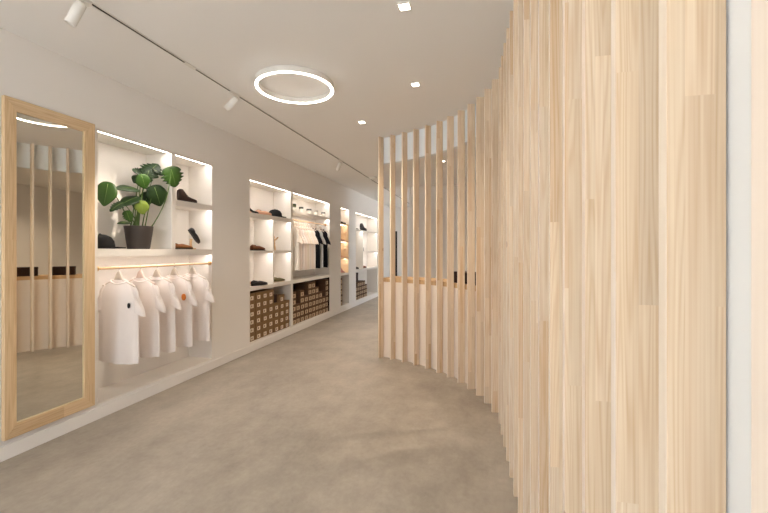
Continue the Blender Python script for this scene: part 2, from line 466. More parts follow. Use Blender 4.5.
# ------------------------------------------------------------------ mirror
XM = XW + 0.03
MY0, MY1, MZ0, MZ1 = 1.693, 2.262, 0.129, 2.249
IY0, IY1, IZ0, IZ1 = 1.757, 2.184, 0.211, 2.170
mir = thing('wall_mirror', 'tall pine-framed mirror hung on the left wall beside the first niche', 'mirror', (XW+0.004, (MY0+MY1)/2, MZ0), R(0.42))
def mput(bm, nm, mat, **k):
    return bm.build(nm, mat, mir, **k)
def local(y, z): return y-(MY0+MY1)/2, z-MZ0
def bar(pts, nm, mat, x0, x1, vertical):
    """mitred frame bar: outline in wall coordinates, local z along the grain"""
    cy = sum(p[0] for p in pts)/4; cz = sum(p[1] for p in pts)/4
    bm = bmesh.new(); rings = []
    for x in (x0, x1):
        rings.append([bm.verts.new((x, (y-cy) if vertical else (z-cz), (z-cz) if vertical else -(y-cy))) for y, z in pts])
    bm.faces.new(rings[0][::-1]); bm.faces.new(rings[1])
    for i in range(4): bm.faces.new((rings[0][i], rings[0][(i+1)%4], rings[1][(i+1)%4], rings[1][i]))
    q = MB(); q.bm.free(); q.bm = bm
    ly, lz = local(cy, cz)
    return q.build(nm, mat, mir, bevel=0.002, loc=(0, ly, lz), rot=(0 if vertical else R(90), 0, 0))
fx0, fx1 = 0.0, 0.029
bar([(MY0,MZ0),(IY0,IZ0),(IY0,IZ1),(MY0,MZ1)], 'frame_stile', M['oak'], fx0, fx1, True)
bar([(IY1,IZ0),(MY1,MZ0),(MY1,MZ1),(IY1,IZ1)], 'frame_stile', M['oak'], fx0, fx1, True)
bar([(MY0,MZ1),(IY0,IZ1),(IY1,IZ1),(MY1,MZ1)], 'frame_rail', M['oak'], fx0, fx1, False)
bar([(MY0,MZ0),(MY1,MZ0),(IY1,IZ0),(IY0,IZ0)], 'frame_rail', M['oak'], fx0, fx1, False)
cy, cz = local((IY0+IY1)/2, (IZ0+IZ1)/2); hy, hz = (IY1-IY0)/2, (IZ1-IZ0)/2
MB().box(0.004, 0.018, cy-hy, cy+hy, cz-hz, cz+hz).build('glass', M['mirror'], mir)
b = MB(); tw = 0.008
b.box(0.0185, 0.0205, cy+hy-tw, cy+hy, cz-hz, cz+hz); b.box(0.0185, 0.0205, cy-hy, cy+hy-tw, cz-hz, cz-hz+tw)
b.build('bevel_reflection_strip', M['bevel'], mir)  # pale strips painting the bevel and the frame's reflection in the glass

# ------------------------------------------------------------------ ceiling lights
def area(name, loc, energy, size, col, rot=(0,0,0), shape='SQUARE', size_y=None, spread=PI):
    l = bpy.data.lights.new(name, 'AREA'); l.energy = energy; l.color = col; l.size = size; l.shape = shape; l.spread = spread
    if size_y: l.size_y = size_y
    o = bpy.data.objects.new(name, l); COL.objects.link(o); o.location = loc; o.rotation_euler = rot
    return o
def spot(name, loc, target, energy, col, ang=R(70), blend=0.6, r=0.03):
    l = bpy.data.lights.new(name, 'SPOT'); l.energy = energy; l.color = col; l.spot_size = ang; l.spot_blend = blend; l.shadow_soft_size = r
    o = bpy.data.objects.new(name, l); COL.objects.link(o); o.location = loc
    o.rotation_euler = (Vector(target)-Vector(loc)).to_track_quat('-Z', 'Y').to_euler()
    return o
WARM = (1.0, 0.87, 0.72); WARMER = (1.0, 0.80, 0.60)
# ring
rt = thing('ring_light', 'large glowing white ring light on the ceiling', 'ceiling light', (-1.492, 2.862, CEIL-0.001))
def annulus(r0, r1, z0, z1, n=96):
    m = MB()
    rings = []
    prof = [(r0, z0), (r1, z0), (r1, z1), (r0, z1)]
    bm = m.bm
    vs = [[bm.verts.new((r*math.cos(2*PI*i/n), r*math.sin(2*PI*i/n), z)) for r, z in prof] for i in range(n)]
    for i in range(n):
        p, q = vs[i], vs[(i+1) % n]
        for j in range(4): bm.faces.new((p[j], p[(j+1) % 4], q[(j+1) % 4], q[j]))
    return m
annulus(0.288, 0.315, -0.044, 0.0).build('housing', M['whiteplastic'], rt, bevel=0.001)
annulus(0.293, 0.310, -0.050, -0.0445).build('diffuser', M['ring'], rt)
# square downlights
DL = [((-0.427, 2.108), 'square recessed downlight nearest the top edge, ahead of the ring light'),
      ((-0.54, 3.122), 'square recessed downlight in the middle of the three along the aisle'),
      ((-1.252, 3.906), 'square recessed downlight nearest the open end of the slatted screen'),
      ((-0.599, 5.928), 'square recessed downlight in the room behind the slatted screen')]
def make_downlight(x, y, lab):
    t = thing('downlight', lab, 'ceiling light', (x, y, CEIL-0.001), 0, 'recessed downlights')
    o = 0.036; i = 0.028
    m = MB()
    m.box(-o, o, -o, -i, -0.006, 0); m.box(-o, o, i, o, -0.006, 0); m.box(-o, -i, -i, i, -0.006, 0); m.box(i, o, -i, i, -0.006, 0)
    m.build('trim_ring', M['whiteplastic'], t)
    MB().box(-i+0.0005, i-0.0005, -i+0.0005, i-0.0005, -0.003, 0).build('lens', M['spotlens'], t)
for (x, y), lab in DL:
    make_downlight(x, y, lab)
DLXY = [p for p, _ in DL] + [(-1.3, 0.9), (-0.5, 0.6), (-1.3, -0.9), (0.9, 6.6), (1.2, 5.0), (1.0, 3.4), (2.4, 5.8)]  # later points are unseen lamps added to brighten the aisle and back room
for x, y in DLXY:
    spot('downlight_or_fill_beam', (x, y, CEIL-0.012), (x, y, 0), 12 if y < 3 else (12 if y < 3.5 and x < 0 else (44 if x < 0 and y < 4.5 else 60)), WARM if y < 3 else WARMER, R(130), 0.9, 0.035)
# lighting track with heads
tr = thing('lighting_track', 'long slim lighting track with a dark slot, along the ceiling', 'track', (-2.095, 0, CEIL-0.0005))
b = MB(); b.box(-0.012, -0.0075, -2.0, 11.6, -0.007, 0); b.box(0.0075, 0.013, -2.0, 11.6, -0.007, 0)
b.build('housing', M['whiteplastic'], tr)
MB().box(-0.0073, 0.0073, -2.0, 11.6, -0.006, 0).build('slot', M['dark'], tr)
MB().box(-0.017, 0.017, 2.33, 2.44, -0.0085, -0.0072).build('connector', M['whiteplastic'], tr)
def track_spot(y, aim, lab, e):
    t = thing('track_spotlight', lab, 'spotlight', (-2.095, y, CEIL-0.0095), 0, 'white track spotlights')
    MB().box(-0.016, 0.016, -0.06, 0.06, -0.018, 0).build('adapter', M['whiteplastic'], t, bevel=0.003)
    MB().tube([(0, 0, -0.019), (0, 0, -0.062)], 0.008, 12).build('stem', M['whiteplastic'], t)
    d = (Vector(aim) - Vector((-2.095, y, CEIL-0.11))).normalized()
    c0 = Vector((0, 0, -0.062)); q = Vector((0, 0, 1)).rotation_difference(d).to_matrix().to_4x4()
    m = MB(); m.lathe([(0.001, -0.035), (0.023, -0.030), (0.027, -0.026), (0.027, 0.098), (0.024, 0.099), (0.023, 0.088)], n=28)
    m.xf(Matrix.Translation(c0) @ q).build('canister', M['whiteplastic'], t)
    m = MB(); m.lathe([(0.001, 0.084), (0.0225, 0.084), (0.0225, 0.0875), (0.001, 0.0875)], n=24)
    m.xf(Matrix.Translation(c0) @ q).build('lens', M['spotlens'], t)
    p = Vector((-2.095, y, CEIL-0.0095)) + c0 + d*0.12
    spot('track_beam', p, aim, e, WARM, R(48), 0.7, 0.03)
track_spot(1.58, (-2.62, 1.32, 1.3), 'white track spotlight at the top left, nearest the mirror', 12)
track_spot(2.90, (-3.0, 2.60, 1.5), 'white track spotlight beside the ring light', 55)
track_spot(5.45, (-2.95, 5.9, 1.3), 'white track spotlight farthest along the track, above the wide niche', 30)
sd = thing('smoke_detector', 'round white smoke detector on the ceiling near the first slat', 'smoke detector', (-1.995, 6.886, CEIL-0.001))
m = MB(); m.lathe([(0.001, 0), (0.078, 0), (0.078, -0.018), (0.001, -0.018)], n=32); m.build('base', M['whiteplastic'], sd)
m = MB(); m.lathe([(0.072, -0.0185), (0.066, -0.034), (0.045, -0.043), (0.001, -0.045)], n=32); m.build('dome', M['whiteplastic'], sd)

# daylight through the shop front
w = bpy.data.worlds.new('sky'); SC.world = w; w.use_nodes = True
bg = w.node_tree.nodes['Background']; bg.inputs[0].default_value = (0.86, 0.915, 1.0, 1); bg.inputs[1].default_value = 2.6
for loc, rot, sx, sy in (((-1.26, Y0-0.02, 1.32), (PI/2, 0, 0), 3.1, 2.5), ((3.52, 10.1, 1.4), (0, PI/2, 0), 2.2, 3.0)):
    pl = area('window_portal', loc, 1, sx, (1,1,1), rot, 'RECTANGLE', sy)
    pl.data.cycles.is_portal = True

# unseen paving, added outside the openings to bounce sunlight up onto the ceiling
struct(MB().box(-14, 14, -18, Y0-0.2, -0.12, -0.02).build('ground', M['paving']))
struct(MB().box(3.65, 18, Y0-0.2, 16, -0.12, -0.02).build('ground', M['paving']))
sl = bpy.data.lights.new('sun', 'SUN'); sl.energy = 16; sl.angle = R(2); sl.color = (0.90, 0.93, 1.0)
so_ = bpy.data.objects.new('sun', sl); COL.objects.link(so_); so_.rotation_euler = (R(-8), R(-8), 0)

# ------------------------------------------------------------------ potted monstera
PX, PY, PZ = -2.99, 2.782, 1.3085
plant = thing('potted_monstera', 'leafy monstera plant in a dark square pot on the upper shelf', 'plant', (PX, PY, PZ))
H = 0.205
m = MB(); m.lathe([(0.001, 0), (0.084, 0), (0.088, 0.004), (0.1145, H-0.005), (0.114, H), (0.106, H), (0.104, H-0.04)], n=40); m.build('pot', M['pot'], plant)
m = MB(); m.lathe([(0.001, H-0.055), (0.1, H-0.055), (0.1025, H-0.036), (0.001, H-0.032)], n=40); m.build('soil', M['soil'], plant)
def leaf_mesh(L, Wd, cuts, fold=0.18, droop=0.25):
    """heart-shaped blade, base at the origin, tip along +y, face towards +z; cut leaves are notched between the veins"""
    bm = bmesh.new(); n = 18
    left, right, mid = [], [], []
    for i in range(n+1):
        t = i/n
        wv = math.sin(PI*min(1, t**0.72))**0.8 * Wd/2 * (1.0 if t < 0.5 else 1 - 0.10*(t-0.5))
        if cuts and 2 < i < n-2 and i % 3 == 2: wv *= 0.55
        yy = L*t; zz = -droop*L*t*t
        back = -0.14*L*math.exp(-((t-0.05)/0.13)**2)
        mid.append(bm.verts.new((0, yy, zz)))
        m1 = []
        for s, lst in ((-1, left), (1, right)):
            e1 = bm.verts.new((s*wv*0.5, yy + back*0.5, zz + fold*wv*0.35))
            e2 = bm.verts.new((s*wv, yy + back, zz - fold*wv*0.45))
            lst.append((e1, e2))
    for i in range(n):
        for lst, s in ((left, -1), (right, 1)):
            a1, a2 = lst[i]; b1, b2 = lst[i+1]
            q = [(mid[i], a1, b1, mid[i+1]), (a1, a2, b2, b1)]
            for f in q:
                f = f if s > 0 else f[::-1]
                try:
                    g = bm.faces.new(f); g.smooth = True
                except ValueError: pass
    bmesh.ops.remove_doubles(bm, verts=bm.verts, dist=1e-6)
    m = MB(); m.bm.free(); m.bm = bm
    return m
# (pixel of leaf centre, plane x, length, width, tip direction (y along wall, z up), facing, material, cut)
LV = [((106.0, 193.0), -2.93, 0.185, 0.150, (-0.30, -0.95), (0.70, -0.62, 0.30), 'leaf2', False),
      ((128.5, 186.8), -2.92, 0.210, 0.125, (-1.0, 0.05), (0.50, -0.42, 0.75), 'leaf', False),
      ((143.6, 181.5), -2.90, 0.120, 0.125, (0.30, -0.9), (0.75, -0.55, 0.35), 'leaf2', False),
      ((152.0, 168.5), -2.96, 0.175, 0.210, (0.55, 0.80), (0.62, -0.55, 0.55), 'leaf', True),
      ((142.0, 173.0), -3.00, 0.150, 0.160, (-0.85, 0.35), (0.55, -0.6, 0.58), 'leaf', True),
      ((137.5, 178.5), -3.03, 0.095, 0.100, (-0.7, -0.6), (0.7, -0.6, 0.4), 'leaf', False),
      ((159.3, 171.5), -2.93, 0.110, 0.120, (0.95, -0.05), (0.55, -0.45, 0.7), 'leaf', True),
      ((173.8, 177.0), -2.77, 0.175, 0.225, (0.35, -0.93), (0.66, -0.52, 0.54), 'leaf2', True),
      ((157.8, 196.0), -2.89, 0.185, 0.185, (0.35, -0.92), (0.78, -0.58, 0.25), 'leaf', False),
      ((149.5, 188.0), -2.95, 0.130, 0.110, (0.95, -0.2), (0.50, -0.5, 0.72), 'leaf', False),
      ((130.0, 199.0), -2.92, 0.205, 0.125, (-0.95, -0.30), (0.50, -0.40, 0.78), 'leaf', False),
      ((142.3, 207.5), -2.87, 0.112, 0.112, (0.1, -0.98), (0.80, -0.58, 0.15), 'leaf3', False),
      ((146.5, 198.5), -2.97, 0.140, 0.120, (-0.5, -0.8), (0.7, -0.5, 0.5), 'leaf', False),
      ((117.5, 205.0), -2.93, 0.145, 0.095, (-0.9, -0.42), (0.55, -0.5, 0.68), 'leaf', True),
      ((128.5, 216.5), -2.94, 0.095, 0.090, (0.3, -0.85), (0.65, -0.6, 0.4), 'leaf2', True),
      ((137.5, 203.0), -3.00, 0.115, 0.095, (-0.5, -0.75), (0.65, -0.5, 0.55), 'leaf', False),
      ((147.5, 175.0), -2.93, 0.120, 0.120, (0.1, 0.8), (0.6, -0.6, 0.5), 'leaf', True),
      ((124.5, 221.8), -2.94, 0.115, 0.055, (-1.0, 0.05), (0.5, -0.3, 0.8), 'leaf', False)]
leafs = []
for j, (pp, X, L, Wd, tip, face, mt, cut) in enumerate(LV):
    ctr = at(pp[0], pp[1], X) - Vector((PX, PY, PZ))
    yv = Vector((0.12, tip[0], tip[1])).normalized(); zv = Vector(face).normalized()
    xv = yv.cross(zv).normalized(); zv = xv.cross(yv).normalized()
    basep = ctr - yv*L*0.45
    rot = Matrix((xv, yv, zv)).transposed().to_4x4()
    lo = leaf_mesh(L, Wd, cut).xf(Matrix.Translation(basep) @ rot).build('leaf', M[mt], plant, subsurf=1)
    so = lo.modifiers.new('thick', 'SOLIDIFY'); so.thickness = 0.0018
    leafs.append(lo)
    g = Vector((random.uniform(-0.045, 0.035), random.uniform(-0.06, 0.06), H-0.036))
    if pp[0] > 170: g = Vector((0.05, 0.06, H-0.036))
    midp = g.lerp(basep, 0.5) + Vector((0.0, 0.0, 0.05))
    if pp[0] > 170: midp += Vector((0.10, 0.03, -0.06))
    pts = []
    for q in range(9):
        t = q/8; pts.append(g*(1-t)**2 + midp*2*t*(1-t) + (basep + zv*-0.003)*t*t)
    MB().tube(pts, [0.0055 - 0.003*q/8 for q in range(9)], 7).build('stem', M['stem'], plant)
    vn = [basep + yv*L*t*0.85 + zv*(0.003 - 0.25*L*(t*0.85)**2) for t in (0.02, 0.25, 0.5, 0.75, 1.0)]
    MB().tube(vn, [0.0016, 0.0014, 0.0012, 0.001, 0.0006], 5).build('vein', M['vein'], lo)

# ------------------------------------------------------------------ T-shirts and hangers
def tee_mb(length, seed, sleeve=True, halfw=0.215, depth=0.028):
    """shirt hanging from the rail; local x across the shoulders, z down from the shoulder line at 0"""
    rr = random.Random(seed); ph = rr.uniform(0, 6); n = 40
    m = MB(); rings = []
    lev = [-length, -length*0.985, -length*0.85, -length*0.7, -length*0.55, -length*0.4, -0.22, -0.15, -0.10, -0.07, -0.048, -0.03, -0.014, 0.0]
    for z in lev:
        s = min(1.0, (z+length)/length)
        hw = halfw*(0.985 + 0.02*math.cos(s*3))
        if z > -0.075: hw = halfw*0.93 + (0.072-halfw*0.93)*((z+0.075)/0.075)
        dp = depth*(1.15 - 0.45*s)
        if z > -0.10: dp *= max(0.35, 1 - (z+0.10)/0.13)
        r = []
        for i in range(n):
            a = 2*PI*i/n
            rip = 0.008*(1-s)*math.sin(9*a + ph) + 0.004*(1-s)*math.sin(15*a+2*ph)
            cx, sy = math.cos(a), math.sin(a)
            xx = hw*(abs(cx)**0.8)*(1 if cx >= 0 else -1)
            r.append((xx, (dp + rip)*sy, z + 0.004*math.sin(a*3+ph)*(1-s)))
        rings.append(r)
    m.ring_loft(rings, cap=False)
    if sleeve:
        for s in (-1, 1):
            rs = []
            for t in (0.0, 0.12, 0.35, 0.6, 0.85, 1.0):
                cx = s*(halfw*0.80 + 0.245*halfw*math.sin(t*PI/2)); cz = -0.105 - 0.165*t**1.15
                hx = 0.050 + 0.010*t - (0.015 if t == 0 else 0); dy = 0.020 + 0.006*t
                rs.append([(cx + hx*math.cos(2*PI*i/20)*0.85, dy*math.sin(2*PI*i/20), cz + (0.055*(1-t)+0.022)*math.cos(2*PI*i/20)*s*(-1)) for i in range(20)])
            m.ring_loft(rs, cap=False)
    return m
def hanger_mb():
    m = MB(); n = 20
    rings = []
    for i in range(2*n+1):
        x = -0.165 + 0.33*i/(2*n)
        e = math.exp(-(x/0.038)**4); a = abs(x)/0.165
        hz = 0.008 + 0.027*e; zc = 0.027*e - 0.062*a**1.05 + 0.002
        rings.append([(x, (0.006 + 0.002*e)*math.cos(2*PI*j/12), zc + hz*math.sin(2*PI*j/12)) for j in range(12)])
    m.ring_loft(rings)
    return m
def hook_mb(h):
    """hook from the hanger neck up and over the rail (rail radius .0105, centre at height h)"""
    pts = [(0, 0, min(0.055, h-0.03)), (0, 0, h-0.022)]
    r = 0.0135
    for d in range(-90, 200, 30):
        pts.append((0 + r*math.cos(R(d)) if d > -90 else 0.0, 0, h + r*math.sin(R(d)) if d > -90 else h - r - 0.004))
    return MB().tube(pts, 0.0018, 6)
def hang(Y, X, zr, drop, length, mat, hmat, lab, group, seed, halfw, hlab, hgroup, depth=0.028, parts=None, rz=0.0, hooks=None):
    zs = zr - drop
    hz = 0.012 if hooks is None else 0.0
    hg = thing('clothes_hanger', hlab, 'hanger', (X, Y, zs+0.006), rz, hgroup)
    if hooks is None:
        hanger_mb().build('body', hmat, hg); hook_mb(drop-0.006).build('hook', M['steel'], hg)
    else:
        for o in hooks: c_ = o.copy(); COL.objects.link(c_); c_.parent = hg
    t = thing('t_shirt', lab, 't-shirt', (X, Y, zs), rz, group)
    tee_mb(length, seed, True, halfw, depth).build('fabric', mat, t)
    cr = [(0.078*math.cos(2*PI*i/24), 0.012*math.sin(2*PI*i/24), -0.004 + (-0.03 if math.sin(2*PI*i/24) < 0 else 0.0)*abs(math.sin(2*PI*i/24))) for i in range(25)]
    MB().tube(cr, 0.005, 6).build('collar', mat, t)
    if parts:
        for nm, mt, (x, z, wx, wz) in parts:
            q = MB()
            yb = -depth*1.0 - 0.005 if nm != 'neck_label' else 0.006
            pr = [[(x + wx*math.cos(2*PI*i/16)*k_, yb + dy, z + wz*math.sin(2*PI*i/16)*k_) for i in range(16)] for k_, dy in ((1.0, 0.006), (1.0, 0.0), (0.7, -0.001))]
            q.ring_loft(pr); q.build(nm, mt, t)
    return hg, t
N1Y = [2.505, 2.711, 2.885, 3.09, 3.33]
N1P = [[('print', M['ink'], (0.135, -0.205, 0.012, 0.022)), ('neck_label', M['ink'], (0.0, -0.012, 0.018, 0.009))], None, None,
       [('print', M['orange'], (0.135, -0.205, 0.024, 0.032)), ('neck_label', M['ink'], (0.0, -0.012, 0.018, 0.009))],
       [('neck_label', M['ink'], (0.0, -0.012, 0.018, 0.009))]]
N1L = ['white T-shirt with a small black chest print, nearest the mirror on the rail', 'plain white T-shirt second from the mirror on the wooden rail',
       'plain white T-shirt in the middle of the five below the plant', 'white T-shirt with a round orange chest print, fourth from the mirror',
       'white T-shirt with a black neck tag, last on the rail below the shoe cells']
for i, y in enumerate(N1Y):
    hang(y, -2.895, 1.155, 0.098, 0.677, M['tee'], M['hanger'] if i != 1 else M['hanger_pink'], N1L[i], 'white T-shirts on the rail below the plant', 11+i, 0.205,
         'pale broad hanger holding the %s T-shirt from the mirror on the niche rail' % ORD[i+1], 'pale hangers below the plant', parts=N1P[i])
N2Y = [5.52, 5.61, 5.70, 5.79, 5.88, 5.96, 6.04, 6.12]
mats2 = ['tee_cream', 'tee_blush', 'tee', 'tee_blush', 'tee_cream', 'tee', 'tee_blush', 'tee']
cn = {'tee_cream': 'cream', 'tee_blush': 'blush', 'tee': 'white'}
for i, y in enumerate(N2Y):
    hang(y, -2.955, 1.785, 0.098, 0.71, M[mats2[i]], M['hanger'], 'pale %s T-shirt, %s from the divider on the rail of the wide niche' % (cn[mats2[i]], ORD[i+1]),
         'pale T-shirts on the rail of the wide niche', 30+i, 0.152, 'slim hanger holding the %s garment from the divider in the wide niche' % ORD[i+1], 'hangers in the wide niche', depth=0.02)
for i, (y, mt, nm) in enumerate(((6.31, 'tee_black', 'black T-shirt between the pale shirts and the grey one'), (6.45, 'tee_grey', 'light grey T-shirt between the two black ones'), (6.66, 'tee_black', 'black T-shirt hanging last on the rail of the wide niche'))):
    hang(y, -2.955, 1.785, 0.098, 0.71, M[mt], M['hanger'], nm, None, 50+i, 0.152, 'slim hanger holding the %s garment in the wide niche' % ('first black', 'grey', 'last black')[i], 'hangers in the wide niche', depth=0.02)

# ------------------------------------------------------------------ shoe boxes
def make_box(w, d, h, mat, lab, cat='shoe box', big=False):
    t = thing('shoe_box', lab, cat)
    MB().box(-d, 0, 0.001, w-0.001, 0.0005, h*0.74).build('body', mat, t)
    MB().box(-d-0.001, 0.002, 0.0, w, h*0.74+0.0003, h-0.0008).build('lid', mat, t)
    m = MB(); s = w*(0.36 if big else 0.23); cy_, cz_ = w*0.5, h*0.36
    m.box(0.0003, 0.0012, cy_-s, cy_+s, cz_-h*(0.30 if big else 0.24), cz_+h*(0.30 if big else 0.24), 0)
    m.box(0.0012, 0.0016, cy_-s*0.45, cy_+s*0.2, cz_-s*0.40, cz_+s*0.40, 1)
    m.build('label_sticker', [M['sticker_tan'] if big else M['sticker'], mat], t)
    return t
def fill(y0, y1, z0, cols, pitch_h, mat, where, group, jitter=0.004, x=-2.895, big=False):
    n = len(cols); w = (y1-y0)/n
    proto = None
    for c_ in range(n):
        for r_ in range(cols[c_]):
            lab = 'cardboard shoe box, %s column from the left, %s up, %s' % (ORD[c_+1], ORD[r_+1], where)
            if proto is None:
                proto = make_box(w-0.006, 0.255, pitch_h-0.001, mat, lab, big=big); t = proto; t['group'] = group
            else:
                t = copy_tree(proto); t['label'] = lab; t['group'] = group
            t.location = (x + random.uniform(-jitter, jitter), y0 + c_*w + 0.003, z0 + 0.001 + r_*pitch_h)
fill(4.302, 5.368, 0.12, [6, 6, 6, 6, 4, 5, 4], 0.1035, M['card'], 'left box bay', 'shoe boxes in the left bay')
fill(5.442, 6.90, 0.12, [5, 3, 5, 4, 6, 6, 5, 4, 3, 6], 0.1035, M['card_light'], 'right box bay', 'shoe boxes in the right bay', big=True)
fill(8.53, 9.45, 0.12, [3, 4, 4, 4, 4, 3], 0.103, M['card_light'], 'bay at the far end', 'shoe boxes in the far bay', big=True)
fill(7.515, 7.665, 0.13, [5], 0.115, M['card_light'], 'under the narrow niche', 'shoe boxes under the narrow niche', big=True)
def darkbox(y, z, w, h, lab, x=-2.93):
    t = thing('shoe_box', lab, 'shoe box', (x, y, z))
    MB().box(-0.2, 0, 0, w, 0.0005, h*0.75).build('body', M['card_dark'], t)
    MB().box(-0.201, 0.0015, -0.001, w+0.001, h*0.75+0.0003, h).build('lid', M['card_dark'], t)
w7 = (5.368-4.302)/7
darkbox(4.302+4*w7+0.01, 0.12+4*0.1035+0.002, w7-0.02, 0.115, 'dark brown block standing in for the dark hole atop the fifth column')  # dark block put in to shade the hole left in the stack
darkbox(8.70, 0.12+4*0.103+0.002, 0.13, 0.22, 'tall black shoe box atop the boxes at the far end')

# ------------------------------------------------------------------ shoes, caps and small things
def shoe_parts(t, kind, upper, sole, L=0.25):
    """toe along +x, heel at the origin"""
    n = 16
    def sect(x, hw, zb, zt, zmid=0.55):
        r = []
        for i in range(n):
            a = 2*PI*i/n
            cx, sz = math.cos(a), math.sin(a)
            r.append((x, hw*(abs(cx)**0.75)*(1 if cx >= 0 else -1), zb + (zt-zb)*(0.5+0.5*(abs(sz)**0.8)*(1 if sz >= 0 else -1))))
        return r
    P = {'loafer': [(0, .024, .012, .062), (.03, .033, .012, .074), (.09, .033, .012, .058), (.13, .036, .012, .062), (.17, .044, .012, .052), (.215, .042, .012, .040), (.24, .028, .012, .030), (.25, .012, .013, .022)],
         'boot': [(0, .026, .02, .150), (.02, .036, .02, .165), (.06, .038, .02, .160), (.088, .037, .02, .128), (.115, .038, .02, .088), (.16, .044, .02, .066), (.21, .042, .02, .052), (.24, .028, .02, .042), (.25, .012, .022, .030)],
         'heel': [(0, .018, .082, .125), (.02, .026, .070, .118), (.07, .028, .046, .070), (.12, .030, .022, .042), (.16, .038, .008, .040), (.21, .034, .006, .032), (.24, .018, .006, .022), (.252, .006, .007, .014)],
         'flat': [(0, .022, .010, .046), (.03, .030, .010, .048), (.10, .030, .010, .034), (.16, .038, .010, .036), (.215, .036, .010, .030), (.245, .018, .010, .022)]}[kind]
    k = L/0.25
    MB().ring_loft([sect(x*k, hw*k, zb*k, zt*k) for x, hw, zb, zt in P]).build('upper', upper, t)
    if kind == 'heel':
        m = MB(); m.tube([(0.018*k, 0, 0.088*k), (0.012*k, 0, 0.04*k), (0.010*k, 0, 0.0)], [0.011*k, 0.006*k, 0.005*k], 10); m.build('heel', sole, t)
        out = [(-.16, 0)]
        MB().ring_loft([sect(x*k, hw*1.02*k, 0.0005, .008*k) for x, hw in ((.13, .022), (.16, .038), (.21, .034), (.245, .012))]).build('sole', sole, t)
    else:
        sp = []
        for x, hw, zb, zt in P: sp.append(sect(x*k, hw*1.06*k, 0.0005, zb*k*0.98))
        MB().ring_loft(sp).build('sole', sole, t)
    if kind in ('loafer', 'boot', 'flat'):
        zt = {'loafer': .0735, 'boot': .1625, 'flat': .0475}[kind]; x0, x1 = (.022, .085) if kind != 'boot' else (.014, .066)
        if kind == 'flat': x0, x1 = .025, .12
        m = MB(); zz = (lambda x: zt*k) ;  cx = (x0+x1)/2*k
        slope = {'loafer': -.22, 'boot': -.06, 'flat': -.13}[kind]
        m.ring_loft([[(cx + (x1-x0)/2*k*math.cos(2*PI*i/16), 0.022*k*math.sin(2*PI*i/16), zt*k + dz + slope*((x1-x0)/2*k*(1+math.cos(2*PI*i/16)))) for i in range(16)] for dz in (-0.006, 0.0015)])
        m.build('opening', M['dark'], t)
    if kind == 'boot':
        m = MB()
        for q in range(4): m.box((.078+.018*q)*k, (.083+.018*q)*k, -.016*k, .016*k, (.128-.019*q)*k, (.136-.019*q)*k)
        m.build('laces', M['sole'] if upper is not M['darkbrown'] else M['dark'], t)
def shoe(kind, loc, rz, upper, sole, lab, group=None, L=0.25, cat='shoe'):
    nm = {'loafer': 'loafer', 'boot': 'ankle_boot', 'heel': 'high_heel', 'flat': 'flat_shoe'}[kind]
    t = thing(nm, lab, cat, loc, rz, group)
    shoe_parts(t, kind, upper, sole, L)
    return t
def cap(loc, rz, lab, k=1.0, mt=None):
    t = thing('baseball_cap', lab, 'cap', loc, rz); mt = mt or M['blackcloth']
    MB().lathe([(0.092*k, 0.004), (0.093*k, 0.03*k), (0.088*k, 0.065*k), (0.068*k, 0.098*k), (0.035*k, 0.116*k), (0.001, 0.120*k)], n=28, sx=1.12).build('crown', mt, t)
    m = MB(); rings = []
    for z in (0, 0.009):
        top = []
        for i in range(15):
            a = R(-78 + 156*i/14)
            top.append((0.088*k*math.cos(a)+0.02*k, 0.088*k*math.sin(a), z+0.010))
        bot = []
        for i in range(15):
            a = R(78 - 156*i/14)
            bot.append((0.098*k + 0.085*k*math.cos(a), 0.088*k*math.sin(a), z+0.006))
        rings.append(top+bot)
    m.ring_loft(rings, smooth=False); m.build('brim', mt, t)
    m = MB(); m.ball((0, 0, 0.122*k), (0.008, 0.008, 0.004)); m.build('button', mt, t)
    return t
# niche 1
cap((-3.0, 2.43, 1.308), R(72), 'black baseball cap on the shelf beside the dark plant pot')
shoe('boot', (-2.98, 3.225, 1.787), R(72), M['darkbrown'], M['dark'], 'dark brown ankle boot alone in the upper cell beside the plant', L=0.2)
shoe('loafer', (-2.985, 3.13, 1.308), R(66), M['tan'], M['dark'], 'tan loafer at the front of the lower cell beside the plant', 'loafers beside the plant', L=0.22)
shoe('loafer', (-3.085, 3.10, 1.308), R(70), M['brown'], M['dark'], 'brown loafer behind the tan one in the lower cell', 'loafers beside the plant', L=0.22)
st = thing('shoe_stand', 'small pale wooden stand holding up a black shoe', 'stand', (-2.975, 3.40, 1.308))
m = MB(); m.lathe([(0.001, 0), (0.048, 0), (0.048, 0.012), (0.001, 0.012)], n=24); m.build('base', M['blondwood'], st)
MB().tube([(0, 0, 0.012), (0.0, -0.004, 0.06), (0, 0.004, 0.108)], [0.014, 0.011, 0.013], 12).build('post', M['blondwood'], st)
s2 = shoe('loafer', (-2.975, 3.355, 1.475), R(66), M['black'], M['black'], 'black shoe tilted toe-down on the pale wooden stand', L=0.18)
s2.rotation_euler = (0, R(52), R(70)); s2.location = (-2.985, 3.372, 1.508)
# niche 2, upper left cell
shoe('heel', (-2.955, 4.345, 1.781), R(78), M['black'], M['black'], 'black high-heeled shoe at the left of the top cell', L=0.21)
shoe('loafer', (-2.99, 4.62, 1.781), R(66), M['peach'], M['sole'], 'peach loafer between the black heel and the black cap', 'peach shoes in the wide niche', L=0.24)
shoe('loafer', (-3.115, 4.47, 1.781), R(72), M['peach'], M['sole'], 'second peach loafer, behind the first in the top cell', 'peach shoes in the wide niche', L=0.24)
cap((-2.985, 5.10, 1.781), R(66), 'black baseball cap beside the divider in the wide niche')
